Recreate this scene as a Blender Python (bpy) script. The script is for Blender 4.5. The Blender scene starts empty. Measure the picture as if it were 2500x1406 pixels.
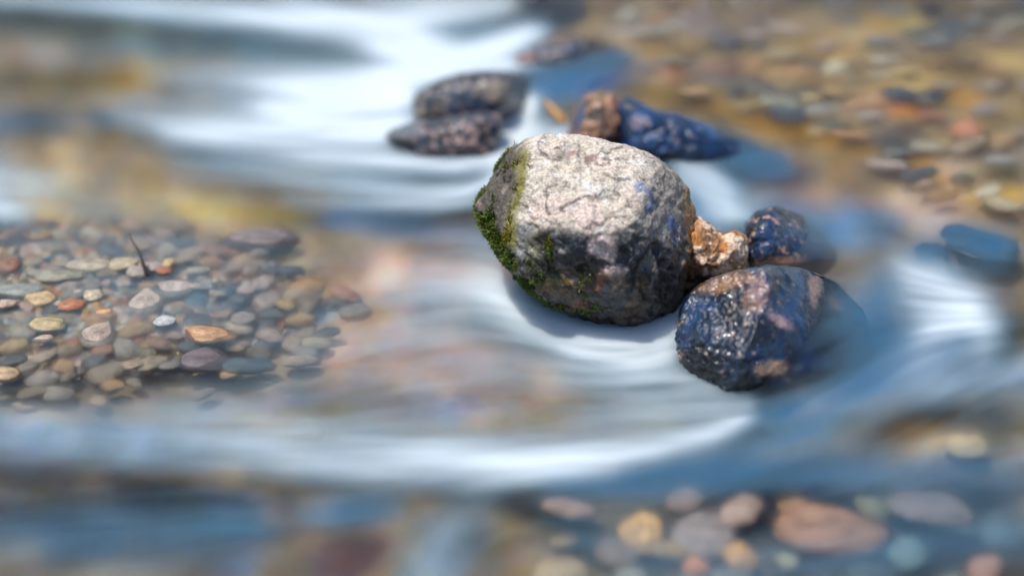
import bpy, bmesh, math, random
import numpy as np
from mathutils import Vector, Matrix

random.seed(7)
RNG = np.random.default_rng(11)
sc = bpy.context.scene
COL = sc.collection
R = math.radians

# ------------------------------------------------------------------ camera
H, PITCH, F = 0.75, R(30.0), 3616.0          # camera height, downward tilt, focal length in photo pixels
CAM = np.array([0.0, 0.0, H])
FWD = np.array([0.0, math.cos(PITCH), -math.sin(PITCH)])
UPV = np.array([0.0, math.sin(PITCH), math.cos(PITCH)])
RGT = np.array([1.0, 0.0, 0.0])
cd = bpy.data.cameras.new('camera')
cam = bpy.data.objects.new('camera', cd)
COL.objects.link(cam)
cam.location = CAM
cam.rotation_euler = (math.pi / 2 - PITCH, 0, 0)
cd.sensor_width = 36.0
cd.lens = 36.0 * F / 2500.0
cd.clip_start, cd.clip_end = 0.02, 400.0
cd.dof.use_dof = True
cd.dof.focus_distance = 1.41
cd.dof.aperture_fstop = 1.15
cd.dof.aperture_blades = 9
sc.camera = cam

# ------------------------------------------------------------------ sky, sun, exposure
SUN_EL, SUN_AZ = R(70), R(-98)                # azimuth clockwise from +Y (away from the camera)
w = bpy.data.worlds.new('World')
sc.world = w
w.use_nodes = True
nt = w.node_tree
bg = nt.nodes['Background']
sky = nt.nodes.new('ShaderNodeTexSky')
sky.sky_type = 'NISHITA'
sky.sun_disc = False
sky.sun_elevation = SUN_EL
sky.sun_rotation = SUN_AZ
sky.air_density, sky.dust_density, sky.ozone_density = 1.0, 0.3, 2.0
nt.links.new(sky.outputs[0], bg.inputs[0])
bg.inputs[1].default_value = 0.15
sd = bpy.data.lights.new('sun', 'SUN')
sd.energy = 4.2
sd.angle = R(0.55)
sd.color = (1.0, 0.94, 0.86)
sun = bpy.data.objects.new('sun', sd)
COL.objects.link(sun)
sdir = Vector((math.sin(SUN_AZ) * math.cos(SUN_EL), math.cos(SUN_AZ) * math.cos(SUN_EL), math.sin(SUN_EL)))
sun.rotation_euler = sdir.to_track_quat('Z', 'Y').to_euler()
sun.location = (1, 3, 5)
sc.view_settings.view_transform = 'Standard'
sc.view_settings.look = 'None'
sc.view_settings.exposure = 0.1
sc.view_settings.gamma = 1.0
sc.render.engine = 'CYCLES'
sc.cycles.use_denoising = True
sc.cycles.max_bounces = 8
sc.cycles.transparent_max_bounces = 12
sc.cycles.sample_clamp_indirect = 4.0
sc.cycles.caustics_reflective = False
sc.cycles.caustics_refractive = True

# ------------------------------------------------------------------ maths helpers
def lin(c):
    c = np.asarray(c, dtype=float) / 255.0
    return np.where(c <= 0.04045, c / 12.92, ((c + 0.055) / 1.055) ** 2.4)

def proj(P):
    d = P - CAM
    z = np.maximum(d @ FWD, 0.2)
    return 1250 + F * (d @ RGT) / z, 703 - F * (d @ UPV) / z, z

def ray(u, v):
    u = np.asarray(u, float); v = np.asarray(v, float)
    return FWD + ((u - 1250) / F)[..., None] * RGT - ((v - 703) / F)[..., None] * UPV   # unit depth along the axis

def at(u, v, z=0.0):
    r = ray(u, v)
    t = (z - H) / r[..., 2]
    return CAM + r * t[..., None]

def gdepth(u, v, z=0.0):
    return (at(np.array(float(u)), np.array(float(v)), z) - CAM) @ FWD

_perm = np.random.default_rng(3).permutation(512).astype(np.int64)
_perm = np.concatenate([_perm, _perm, _perm])
_grad = np.random.default_rng(4).normal(size=(512, 3))
_grad /= np.linalg.norm(_grad, axis=1)[:, None]

def perlin(P, seed=0):
    P = np.asarray(P, float) + seed * 17.31
    i = np.floor(P).astype(np.int64)
    f = P - i
    t = f * f * f * (f * (f * 6 - 15) + 10)
    i &= 511
    out = np.zeros(len(P))
    for dx in (0, 1):
        for dy in (0, 1):
            for dz in (0, 1):
                h = _perm[_perm[_perm[(i[:, 0] + dx) & 511] + ((i[:, 1] + dy) & 511)] + ((i[:, 2] + dz) & 511)]
                g = _grad[h]
                d = f - np.array([dx, dy, dz])
                wgt = (t[:, 0] if dx else 1 - t[:, 0]) * (t[:, 1] if dy else 1 - t[:, 1]) * (t[:, 2] if dz else 1 - t[:, 2])
                out += wgt * np.einsum('ij,ij->i', g, d)
    return out * 1.6

def fbm(P, octv=4, seed=0, ridged=False):
    a, s, out = 1.0, 1.0, 0.0
    for k in range(octv):
        n = perlin(P * s, seed + k * 3)
        if ridged:
            n = 1 - 2 * np.abs(n)
        out = out + a * n
        a *= 0.5; s *= 2.03
    return out

def sstep(a, b, x):
    t = np.clip((x - a) / (b - a), 0, 1)
    return t * t * (3 - 2 * t)

def mix(a, b, t):
    return a + (b - a) * np.asarray(t)[..., None]

# ------------------------------------------------------------------ object helpers
def tag(o, label=None, cat=None, group=None, kind=None):
    if label: o['label'] = label
    if cat: o['category'] = cat
    if group: o['group'] = group
    if kind: o['kind'] = kind
    return o

def link(name, me, mat=None, parent=None):
    o = bpy.data.objects.new(name, me)
    COL.objects.link(o)
    if mat and not me.materials: me.materials.append(mat)
    if parent: o.parent = parent
    return o

def new_mesh(name, verts, faces, smooth=True):
    me = bpy.data.meshes.new(name)
    verts = np.asarray(verts, np.float32)
    faces = np.asarray(faces, np.int32)
    me.vertices.add(len(verts)); me.vertices.foreach_set('co', verts.ravel())
    n = faces.shape[1]
    me.loops.add(faces.size); me.loops.foreach_set('vertex_index', faces.ravel())
    me.polygons.add(len(faces))
    me.polygons.foreach_set('loop_start', np.arange(0, faces.size, n, dtype=np.int32))
    me.polygons.foreach_set('use_smooth', np.full(len(faces), smooth))
    me.update(calc_edges=True)
    me.validate()
    return me

def attr_color(me, name, rgb):
    a = me.color_attributes.new(name, 'FLOAT_COLOR', 'POINT')
    rgba = np.ones((len(rgb), 4), np.float32); rgba[:, :3] = rgb
    a.data.foreach_set('color', rgba.ravel())

def attr_float(me, name, val):
    a = me.attributes.new(name, 'FLOAT', 'POINT')
    a.data.foreach_set('value', np.asarray(val, np.float32))

_ico = {}
def ico(n):
    if n not in _ico:
        bm = bmesh.new()
        bmesh.ops.create_icosphere(bm, subdivisions=n, radius=1.0)
        bm.verts.ensure_lookup_table()
        v = np.array([x.co[:] for x in bm.verts]); f = np.array([[q.index for q in p.verts] for p in bm.faces])
        bm.free()
        _ico[n] = (v / np.linalg.norm(v, axis=1)[:, None], f)
    return _ico[n]

def vnormals(V, Fc):
    a, b, c = V[Fc[:, 0]], V[Fc[:, 1]], V[Fc[:, 2]]
    n = np.cross(b - a, c - a)
    N = np.zeros_like(V)
    for k in range(3):
        np.add.at(N, Fc[:, k], n)
    return N / np.maximum(np.linalg.norm(N, axis=1), 1e-12)[:, None]

# ------------------------------------------------------------------ materials
class NT:
    def __init__(s, name):
        s.m = bpy.data.materials.new(name); s.m.use_nodes = True
        s.t = s.m.node_tree; s.t.nodes.clear()
        s.out = s.t.nodes.new('ShaderNodeOutputMaterial')
    def n(s, typ, **kw):
        nd = s.t.nodes.new(typ)
        for k, v in kw.items():
            if k.startswith('i_'):
                nd.inputs[k[2:].replace('_', ' ')].default_value = v
            else:
                setattr(nd, k, v)
        return nd
    def l(s, a, b): s.t.links.new(a, b)
    def attr(s, name): return s.n('ShaderNodeAttribute', attribute_name=name)
    def math(s, op, a, b=None, clamp=False):
        nd = s.n('ShaderNodeMath', operation=op, use_clamp=clamp)
        for k, x in enumerate((a, b)):
            if x is None: continue
            if isinstance(x, (int, float)): nd.inputs[k].default_value = x
            else: s.l(x, nd.inputs[k])
        return nd.outputs[0]
    def mixc(s, fac, a, b, blend='MIX'):
        nd = s.n('ShaderNodeMix', data_type='RGBA', blend_type=blend)
        for sock, x in ((nd.inputs[0], fac), (nd.inputs[6], a), (nd.inputs[7], b)):
            if isinstance(x, (int, float)): sock.default_value = x
            elif isinstance(x, tuple): sock.default_value = (*x, 1) if len(x) == 3 else x
            else: s.l(x, sock)
        return nd.outputs[2]
    def maprange(s, x, a, b, c, d):
        nd = s.n('ShaderNodeMapRange'); nd.inputs[1].default_value = a; nd.inputs[2].default_value = b
        nd.inputs[3].default_value = c; nd.inputs[4].default_value = d
        s.l(x, nd.inputs[0]); return nd.outputs[0]

def mat_rock(name, bump=0.6, speck=0.35, s1=120.0, s2=420.0):
    k = NT(name)
    geo = k.n('ShaderNodeNewGeometry')
    col = k.attr('paint'); wet = k.attr('wet')
    n1 = k.n('ShaderNodeTexNoise'); n1.inputs['Scale'].default_value = s2; n1.inputs['Detail'].default_value = 4
    k.l(geo.outputs['Position'], n1.inputs['Vector'])
    n2 = k.n('ShaderNodeTexNoise'); n2.inputs['Scale'].default_value = s1; n2.inputs['Detail'].default_value = 5; n2.inputs['Roughness'].default_value = 0.65
    k.l(geo.outputs['Position'], n2.inputs['Vector'])
    v = k.maprange(n1.outputs[0], 0.3, 0.7, 1 - speck, 1 + speck)
    mul = k.n('ShaderNodeVectorMath', operation='SCALE')
    k.l(col.outputs['Color'], mul.inputs[0]); k.l(v, mul.inputs['Scale'])
    bs = k.n('ShaderNodeBsdfPrincipled')
    k.l(mul.outputs[0], bs.inputs['Base Color'])
    rough = k.maprange(wet.outputs['Fac'], 0, 1, 0.75, 0.28)
    k.l(rough, bs.inputs['Roughness'])
    k.l(k.maprange(wet.outputs['Fac'], 0, 1, 0.2, 0.5), bs.inputs['Specular IOR Level'])
    k.l(k.maprange(wet.outputs['Fac'], 0, 1, 0.0, 0.3), bs.inputs['Coat Weight'])
    bs.inputs['Coat Roughness'].default_value = 0.12
    hsum = k.math('ADD', n2.outputs[0], k.math('MULTIPLY', n1.outputs[0], 0.3))
    bp = k.n('ShaderNodeBump'); bp.inputs['Strength'].default_value = bump; bp.inputs['Distance'].default_value = 0.004
    k.l(hsum, bp.inputs['Height']); k.l(bp.outputs[0], bs.inputs['Normal'])
    k.l(bs.outputs[0], k.out.inputs[0])
    return k.m

def mat_pebble():
    k = NT('pebble_stone')
    oi = k.n('ShaderNodeObjectInfo'); tc = k.n('ShaderNodeTexCoord')
    add = k.n('ShaderNodeVectorMath', operation='ADD')
    k.l(tc.outputs['Object'], add.inputs[0])
    cmb = k.n('ShaderNodeCombineXYZ')
    r30 = k.math('MULTIPLY', oi.outputs['Random'], 40.0)
    for q in range(3): k.l(r30, cmb.inputs[q])
    k.l(cmb.outputs[0], add.inputs[1])
    n1 = k.n('ShaderNodeTexNoise'); n1.inputs['Scale'].default_value = 2.2; n1.inputs['Detail'].default_value = 5
    k.l(add.outputs[0], n1.inputs['Vector'])
    n2 = k.n('ShaderNodeTexNoise'); n2.inputs['Scale'].default_value = 11; n2.inputs['Detail'].default_value = 3
    k.l(add.outputs[0], n2.inputs['Vector'])
    v = k.maprange(n1.outputs[0], 0.25, 0.75, 0.5, 1.45)
    v2 = k.maprange(n2.outputs[0], 0.3, 0.7, 0.8, 1.2)
    vv = k.math('MULTIPLY', v, v2)
    mul = k.n('ShaderNodeVectorMath', operation='SCALE')
    k.l(oi.outputs['Color'], mul.inputs[0]); k.l(vv, mul.inputs['Scale'])
    bs = k.n('ShaderNodeBsdfPrincipled')
    k.l(mul.outputs[0], bs.inputs['Base Color']); bs.inputs['Roughness'].default_value = 0.6
    k.l(bs.outputs[0], k.out.inputs[0])
    return k.m

def mat_bed():
    k = NT('stream_bed_silt')
    geo = k.n('ShaderNodeNewGeometry'); col = k.attr('paint')
    mp = k.n('ShaderNodeMapping'); mp.inputs['Scale'].default_value = (22, 26, 22)
    k.l(geo.outputs['Position'], mp.inputs['Vector'])
    wob = k.n('ShaderNodeTexNoise'); wob.inputs['Scale'].default_value = 3.0
    k.l(geo.outputs['Position'], wob.inputs['Vector'])
    vo = k.n('ShaderNodeTexVoronoi'); vo.feature = 'SMOOTH_F1'; vo.inputs['Smoothness'].default_value = 0.6
    k.l(mp.outputs[0], vo.inputs['Vector'])
    hs = k.n('ShaderNodeHueSaturation'); hs.inputs['Saturation'].default_value = 0.5
    k.l(vo.outputs['Color'], hs.inputs['Color'])
    c1 = k.mixc(0.30, col.outputs['Color'], hs.outputs[0], 'OVERLAY')
    bs = k.n('ShaderNodeBsdfPrincipled'); bs.inputs['Roughness'].default_value = 0.9
    k.l(c1, bs.inputs['Base Color'])
    bs.inputs['Specular IOR Level'].default_value = 0.1
    k.l(bs.outputs[0], k.out.inputs[0])
    return k.m

def mat_water():
    k = NT('flowing_water')
    foam = k.attr('foam'); blue = k.attr('blue')
    tr = k.n('ShaderNodeBsdfTransparent'); tr.inputs[0].default_value = (0.93, 0.96, 0.97, 1)
    rf = k.n('ShaderNodeBsdfRefraction'); rf.inputs['Color'].default_value = (0.95, 0.97, 0.98, 1)
    rf.inputs['Roughness'].default_value = 0.95; rf.inputs['IOR'].default_value = 1.33
    turb = k.attr('turb')
    clear = k.n('ShaderNodeMixShader'); k.l(turb.outputs['Fac'], clear.inputs[0])
    k.l(tr.outputs[0], clear.inputs[1]); k.l(rf.outputs[0], clear.inputs[2])
    c = k.mixc(k.maprange(foam.outputs['Fac'], 0.1, 0.95, 0, 1), (0.20, 0.36, 0.47), (0.615, 0.69, 0.73))
    c = k.mixc(blue.outputs['Fac'], c, (0.004, 0.10, 0.225))  # blue stands for sky reflection, put into the body colour
    body = k.n('ShaderNodeBsdfPrincipled', subsurface_method='BURLEY')
    k.l(c, body.inputs['Base Color'])
    body.inputs['Subsurface Weight'].default_value = 1.0
    body.inputs['Subsurface Radius'].default_value = (1.0, 1.0, 1.0)
    body.inputs['Subsurface Scale'].default_value = 0.03
    body.inputs['Specular IOR Level'].default_value = 0.0
    body.inputs['Roughness'].default_value = 1.0
    dens = k.attr('veil')
    m1 = k.n('ShaderNodeMixShader')
    k.l(dens.outputs['Fac'], m1.inputs[0]); k.l(clear.outputs[0], m1.inputs[1]); k.l(body.outputs[0], m1.inputs[2])
    gl = k.n('ShaderNodeBsdfGlossy'); gl.inputs['Roughness'].default_value = 0.45
    fr = k.n('ShaderNodeFresnel'); fr.inputs['IOR'].default_value = 1.16
    m2 = k.n('ShaderNodeMixShader')
    k.l(fr.outputs[0], m2.inputs[0]); k.l(m1.outputs[0], m2.inputs[1]); k.l(gl.outputs[0], m2.inputs[2])
    k.l(m2.outputs[0], k.out.inputs[0])
    return k.m

def mat_plain(name, c1, c2, scale=60.0, rough=0.6):
    k = NT(name)
    tc = k.n('ShaderNodeTexCoord')
    n1 = k.n('ShaderNodeTexNoise'); n1.inputs['Scale'].default_value = scale; n1.inputs['Detail'].default_value = 4
    k.l(tc.outputs['Object'], n1.inputs['Vector'])
    c = k.mixc(k.maprange(n1.outputs[0], 0.35, 0.65, 0, 1), c1, c2)
    bs = k.n('ShaderNodeBsdfPrincipled'); k.l(c, bs.inputs['Base Color']); bs.inputs['Roughness'].default_value = rough
    k.l(bs.outputs[0], k.out.inputs[0])
    return k.m

def mat_moss():
    k = NT('moss_green')
    col = k.attr('paint')
    bs = k.n('ShaderNodeBsdfPrincipled'); k.l(col.outputs['Color'], bs.inputs['Base Color']); bs.inputs['Roughness'].default_value = 0.7
    k.l(bs.outputs[0], k.out.inputs[0])
    return k.m

M_BOULDER = mat_rock('boulder_granite', 1.0, 0.40, 110, 330)
M_WET = mat_rock('wet_slate', 0.7, 0.35, 80, 300)
M_PEB, M_BED, M_WATER, M_MOSS = mat_pebble(), mat_bed(), mat_water(), mat_moss()

# ------------------------------------------------------------------ maps of the stream (laid over the ground)
U0, V0, ST, NU, NV = -900.0, -420.0, 5.0, 860, 464
UU, VV = np.meshgrid(U0 + ST * np.arange(NU), V0 + ST * np.arange(NV))

def sample(img, u, v):
    x = np.clip((u - U0) / ST, 0, NU - 1.001); y = np.clip((v - V0) / ST, 0, NV - 1.001)
    i, j = x.astype(int), y.astype(int)
    fx, fy = x - i, y - j
    if img.ndim == 3: fx, fy = fx[:, None], fy[:, None]
    return (img[j, i] * (1 - fx) + img[j, i + 1] * fx) * (1 - fy) + (img[j + 1, i] * (1 - fx) + img[j + 1, i + 1] * fx) * fy

def blur(img, s, n=2):
    for _ in range(n):
        for ax in (0, 1):
            k = max(1, int(s))
            pad = [(0, 0)] * img.ndim; pad[ax] = (k + 1, k)
            c = np.cumsum(np.pad(img, pad, mode='edge'), axis=ax)
            hi = np.take(c, np.arange(2 * k + 1, c.shape[ax]), axis=ax); lo = np.take(c, np.arange(0, c.shape[ax] - 2 * k - 1), axis=ax)
            img = (hi - lo) / (2 * k + 1)
    return img

def strokes(lst):
    """soft strokes: polylines of (u, v, half width, strength); also the flow direction they give"""
    out = np.zeros_like(UU); fx = np.zeros_like(UU); fy = np.zeros_like(UU); fw = np.full_like(UU, 1e-6)
    for pl in lst:
        best = np.zeros_like(UU)
        for (a, b) in zip(pl[:-1], pl[1:]):
            dx, dy = b[0] - a[0], b[1] - a[1]
            L2 = dx * dx + dy * dy
            t = np.clip(((UU - a[0]) * dx + (VV - a[1]) * dy) / L2, 0, 1)
            d = np.hypot(UU - a[0] - t * dx, VV - a[1] - t * dy)
            wd = a[2] + (b[2] - a[2]) * t; st = a[3] + (b[3] - a[3]) * t
            g = np.exp(-(d / (wd * 1.15)) ** 2)
            best = np.maximum(best, st * g)
            q = np.exp(-(d / (wd + 90)) ** 2)
            L = math.sqrt(L2); s = 1 if dx < 0 else -1       # everything runs to the left
            fx += q * dx / L * s; fy += q * dy / L * s; fw += q
        out = 1 - (1 - out) * (1 - np.clip(best, 0, 0.995))
    return out, fx, fy, fw

FOAM = [
    [(-600, -40, 40, .3), (60, 2, 16, .45), (350, 15, 26, .65), (600, 36, 34, .8), (820, 58, 42, .95), (980, 82, 50, 1), (1075, 130, 40, 1)],
    [(700, 10, 16, .5), (860, 25, 26, .8), (1010, 28, 32, .95), (1130, 22, 30, .95), (1240, 8, 16, .9)],
    [(930, 110, 34, .9), (1050, 152, 26, 1), (1190, 120, 34, 1), (1290, 84, 26, 1), (1325, 75, 14, .9)],
    [(1120, 150, 20, 1), (1230, 150, 22, 1), (1320, 155, 12, .8)],
    [(380, 195, 40, .25), (560, 205, 45, .5), (720, 205, 46, .85), (850, 205, 44, .97), (1000, 186, 34, 1), (1130, 172, 22, .95), (1250, 165, 10, .9)],
    [(660, 255, 36, .7), (850, 262, 48, .95), (985, 235, 36, 1)],
    [(280, 270, 26, .3), (430, 298, 36, .62), (620, 312, 44, .85), (800, 322, 48, 1), (930, 322, 44, 1), (1000, 300, 24, .9)],
    [(420, 330, 34, .35), (620, 355, 34, .62), (800, 380, 30, .8), (960, 392, 26, .95), (1120, 404, 20, .95), (1215, 385, 22, .95)],
    [(1215, 390, 26, .95), (1225, 330, 30, 1), (1262, 270, 26, 1), (1300, 245, 20, 1)],
    [(1215, 360, 26, .9), (1290, 325, 26, .97), (1385, 326, 14, .95)],
    [(430, 400, 24, .22), (700, 428, 24, .4), (900, 455, 24, .58), (1040, 470, 22, .65), (1160, 462, 16, .75), (1225, 420, 14, .8)],
    [(700, 480, 16, .25), (900, 498, 16, .5), (1050, 505, 14, .6), (1165, 490, 12, .65)],
    [(1650, 395, 18, .55), (1725, 418, 28, .72), (1780, 470, 26, .75), (1785, 520, 22, .6)],
    [(1660, 420, 22, .55), (1722, 470, 34, .66), (1738, 540, 30, .62), (1730, 570, 18, .5)],
    [(1900, 470, 16, .2), (1840, 490, 20, .35), (1800, 540, 20, .4)],
    [(1240, 740, 20, .3), (1330, 790, 24, .55), (1450, 835, 28, .66), (1560, 818, 26, .78), (1650, 760, 20, .85), (1672, 735, 8, .7)],
    [(1260, 720, 26, .35), (1330, 775, 30, .6), (1430, 812, 26, .75), (1530, 818, 22, .8), (1620, 785, 22, .85)],
    [(1420, 850, 38, .45), (1540, 862, 40, .85), (1630, 850, 32, .97), (1655, 790, 18, .9)],
    [(1380, 900, 50, .35), (1550, 915, 46, .62), (1680, 925, 36, .7), (1760, 955, 26, .55)],
    [(1450, 1000, 60, .25), (1650, 1000, 50, .5), (1770, 1000, 36, .6)],
    [(1800, 955, 16, .5), (1832, 985, 14, .7), (1822, 1025, 18, .82), (1740, 1062, 26, .92), (1600, 1092, 34, .9), (1400, 1112, 42, .84), (1200, 1115, 48, .72), (1000, 1095, 54, .58), (800, 1078, 54, .46), (550, 1050, 50, .32), (250, 1030, 50, .22), (-100, 1010, 50, .16)],
    [(1500, 1145, 30, .3), (1200, 1160, 34, .45), (900, 1150, 36, .42), (600, 1110, 40, .4), (250, 1100, 40, .25), (-100, 1090, 40, .2)],
    [(1350, 700, 40, .0), (1200, 760, 70, .3), (1050, 800, 60, .25), (900, 830, 50, .12)],
    [(1230, 690, 60, .35), (1050, 690, 60, .3), (900, 660, 40, .1)],
    [(1250, 880, 60, .35), (1100, 880, 50, .22), (950, 930, 50, .1)],
    [(2200, 646, 20, .5), (2280, 684, 36, .8), (2360, 745, 46, .92), (2405, 805, 40, .8), (2400, 870, 34, .45)],
    [(2230, 700, 56, .5), (2320, 790, 76, .65), (2270, 870, 76, .52), (2150, 940, 50, .25), (2000, 1020, 40, .1)],
    [(2560, 880, 30, .5), (2420, 925, 24, .45), (2250, 960, 26, .25)],
    [(-60, 470, 60, .8), (20, 510, 34, .75), (55, 530, 20, .5), (60, 470, 30, .35)],
    [(-100, 420, 60, .5), (60, 440, 40, .3), (200, 500, 30, .18), (500, 560, 26, .14)],
    [(1180, 1230, 30, .15), (1090, 1300, 50, .32), (1060, 1390, 60, .38), (1000, 1480, 60, .3)],
    [(1700, 1140, 26, .14), (1900, 1090, 30, .16), (2100, 1040, 30, .1)],
    [(1600, 520, 10, .0), (1900, 540, 40, .22), (2060, 560, 40, .16), (2250, 540, 30, .1)],
]
FOAM += [[(760, 800, 70, .12), (400, 740, 100, .13), (0, 720, 100, .10)], [(760, 640, 40, .12), (450, 610, 40, .12), (100, 600, 40, .08)]]
FOAM += [[(1165, 600, 40, .2), (1205, 700, 46, .5), (1280, 790, 46, .6), (1390, 840, 40, .6)], [(1235, 380, 34, .9), (1250, 310, 34, 1), (1285, 262, 26, 1)]]
FOAM += [[(1250, 640, 60, .08), (1000, 720, 90, .12), (850, 860, 90, .08)], [(2190, 650, 30, .25), (2270, 760, 54, .42), (2240, 880, 56, .36), (2130, 970, 50, .24)], [(1300, 930, 80, .12), (900, 960, 80, .14), (500, 980, 60, .12)]]
SKY_BLUE = [  # strokes where the sky's blue reflection is painted into the water
    [(1270, 195, 20, .55), (1380, 190, 28, .9), (1500, 150, 22, .75), (1560, 130, 14, .3)],
    [(1330, 235, 30, .8), (1400, 225, 20, .7)],
    [(1560, 300, 12, .2), (1700, 330, 30, .55), (1830, 395, 36, .85), (1900, 400, 26, .75)],
    [(1870, 560, 30, .6), (1990, 560, 34, .5), (2080, 590, 30, .45)],
    [(1930, 830, 40, .05), (2060, 800, 70, .28), (2150, 700, 44, .5), (2090, 900, 60, .5)],
    [(2140, 740, 50, .5), (2170, 830, 50, .5)],
    [(1830, 1020, 24, .3), (1900, 1010, 36, .85), (2050, 970, 40, .75), (2250, 880, 60, .7), (2350, 820, 40, .6)],
    [(1500, 1170, 20, .3), (1750, 1120, 30, .6), (2000, 1060, 44, .6)],
    [(1350, 1190, 26, .45), (1600, 1180, 34, .55), (1900, 1150, 36, .6), (2200, 1140, 44, .45), (2480, 1150, 50, .55)],
    [(2250, 600, 40, .6), (2320, 560, 26, .7), (2430, 600, 34, .8)],
    [(2380, 930, 60, .4), (2560, 920, 50, .4)],
    [(760, 1250, 30, .4), (950, 1240, 30, .4)],
    [(1230, 640, 10, .0), (1180, 580, 26, .25), (900, 550, 30, .3), (800, 540, 20, .2)],
    [(1700, 480, 36, .45), (1740, 560, 30, .5)],
    [(0, 1300, 60, .28), (300, 1320, 80, .4), (600, 1290, 60, .35)],
    [(1400, 1300, 60, .25), (1700, 1390, 70, .28), (1960, 1400, 80, .3), (2300, 1290, 80, .38), (2480, 1300, 60, .35)],
]
foam_raw, fx, fy, fw = strokes(FOAM)
blue_raw = strokes(SKY_BLUE)[0]
# flow field and line-integral streaks
fx = fx - 0.35; fy = fy + 0.05
nrm = np.hypot(fx, fy) + 1e-6
fx, fy = fx / nrm, fy / nrm

def streak(img, steps, step=1.0):
    acc = img.copy(); tot = 1.0
    for s in (1, -1):
        x, y = UU.copy(), VV.copy()
        for k in range(1, steps + 1):
            dx = sample(fx, x.ravel(), y.ravel()).reshape(x.shape); dy = sample(fy, x.ravel(), y.ravel()).reshape(x.shape)
            x += s * dx * ST * step; y += s * dy * ST * step
            wgt = math.cos(0.5 * math.pi * k / (steps + 1)) ** 2
            acc += wgt * sample(img, x.ravel(), y.ravel()).reshape(x.shape); tot += wgt * 0.5
    return acc / (2 * tot - 1)

noise = blur(RNG.normal(size=UU.shape), 1, 1)
lic = streak(noise, 26); lic /= lic.std()
noise2 = blur(RNG.normal(size=UU.shape), 5, 2)
lic2 = streak(noise2, 30, 1.6); lic2 /= lic2.std()
noise3 = blur(RNG.normal(size=UU.shape), 2, 2)
lic3 = streak(noise3, 60, 1.4); lic3 /= lic3.std()
foam = .45 * streak(foam_raw, 14) + .55 * blur(foam_raw, 3)
foam = np.clip(foam * (1 + 0.06 * lic + 0.045 * lic2 + 0.06 * lic3), 0, 1)
blue = np.clip(streak(blur(blue_raw, 2), 6) * (1 + 0.06 * lic + 0.10 * lic2), 0, 1) * (1 - sstep(.45, .95, foam))
base_veil = 0.01
veil = 1 - (1 - base_veil) * (1 - np.clip(foam * 1.02, 0, .985)) * (1 - 0.72 * blue)
veil = np.clip(veil * .95 + 0.012 * lic + 0.014 * lic2 + 0.014 * lic3, 0.01, .93)

TURB = np.full_like(UU, 0.5)
for (a, b, ru, rv, t_) in ((1950, 220, 800, 330, .78), (200, 740, 450, 190, .62), (1950, 1330, 600, 130, .6), (1960, 800, 260, 190, .25)):
    g_ = np.exp(-(((UU - a) / ru) ** 2 + ((VV - b) / rv) ** 2) ** 2)
    TURB = TURB * (1 - g_) + t_ * g_
# levels: control points (u, v, z), inverse-distance weighted
LV = [(1450, 60, .028), (1700, 100, .030), (2200, 150, .032), (2450, 350, .032), (2100, 400, .030), (1700, 250, .029), (1420, 190, .026),
      (2000, 520, .026), (2350, 560, .026), (1860, 540, .022), (1960, 700, .030), (2150, 720, .032), (1950, 850, .026), (2300, 830, .018), (2450, 750, .02),
      (2250, 1050, .010), (1850, 1080, .004), (1830, 990, .008), (2000, 1250, .0), (2450, 1300, .0), (1500, 1250, 0), (2480, 1000, .008),
      (1340, 230, .022), (1290, 300, .004), (1330, 330, .0), (1220, 340, .0), (1100, 240, .014), (1150, 190, .012), (1280, 130, .014), (1150, 60, .012), (1280, 20, .026),
      (1000, 60, .004), (900, 300, 0), (600, 200, 0), (300, 100, 0), (100, 400, 0), (600, 500, 0), (1000, 550, 0), (1000, 440, 0), (-300, 300, 0), (-300, 900, 0),
      (1720, 430, .018), (1740, 520, .008), (1760, 600, .004), (1700, 760, .004), (1600, 850, .0), (1700, 900, .002), (1780, 960, .002), (1300, 800, 0),
      (1000, 800, 0), (300, 700, 0), (300, 1000, 0), (1000, 1150, 0), (300, 1300, 0), (1000, 1350, 0), (1500, 1050, .002), (3000, 300, .034), (3000, 900, .02), (3000, 1400, 0), (1600, -200, .034), (800, -200, .004), (200, -200, 0)]
num = np.zeros_like(UU); den = np.zeros_like(UU)
LV += [(1900, 740, .031), (1960, 800, .032), (2060, 700, .034), (1860, 690, .028), (1870, 860, .026), (1980, 900, .024)]
for (a, b, z) in LV:
    z = z * 1.45
    q = 1.0 / (((UU - a) / 1.0) ** 2 + ((VV - b) * 1.3) ** 2 + 40 ** 2) ** 1.5
    num += q * z; den += q
LEVEL = blur(num / den, 3)
LEVEL = LEVEL + 0.0003 * lic2 + 0.00008 * lic

def level(u, v):
    return sample(LEVEL, np.atleast_1d(np.asarray(u, float)), np.atleast_1d(np.asarray(v, float)))

# bed depth below the water surface
DEP = np.full_like(UU, 0.030)
def dep(u, v, ru, rv, d):
    global DEP
    g = np.exp(-(((UU - u) / ru) ** 2 + ((VV - v) / rv) ** 2))
    DEP = DEP * (1 - g) + d * g
dep(200, 740, 420, 170, .011); dep(60, 700, 300, 140, .009); dep(1000, 700, 260, 120, .018); dep(1900, 1330, 420, 110, .028); dep(2000, 200, 700, 220, .020)

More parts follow.
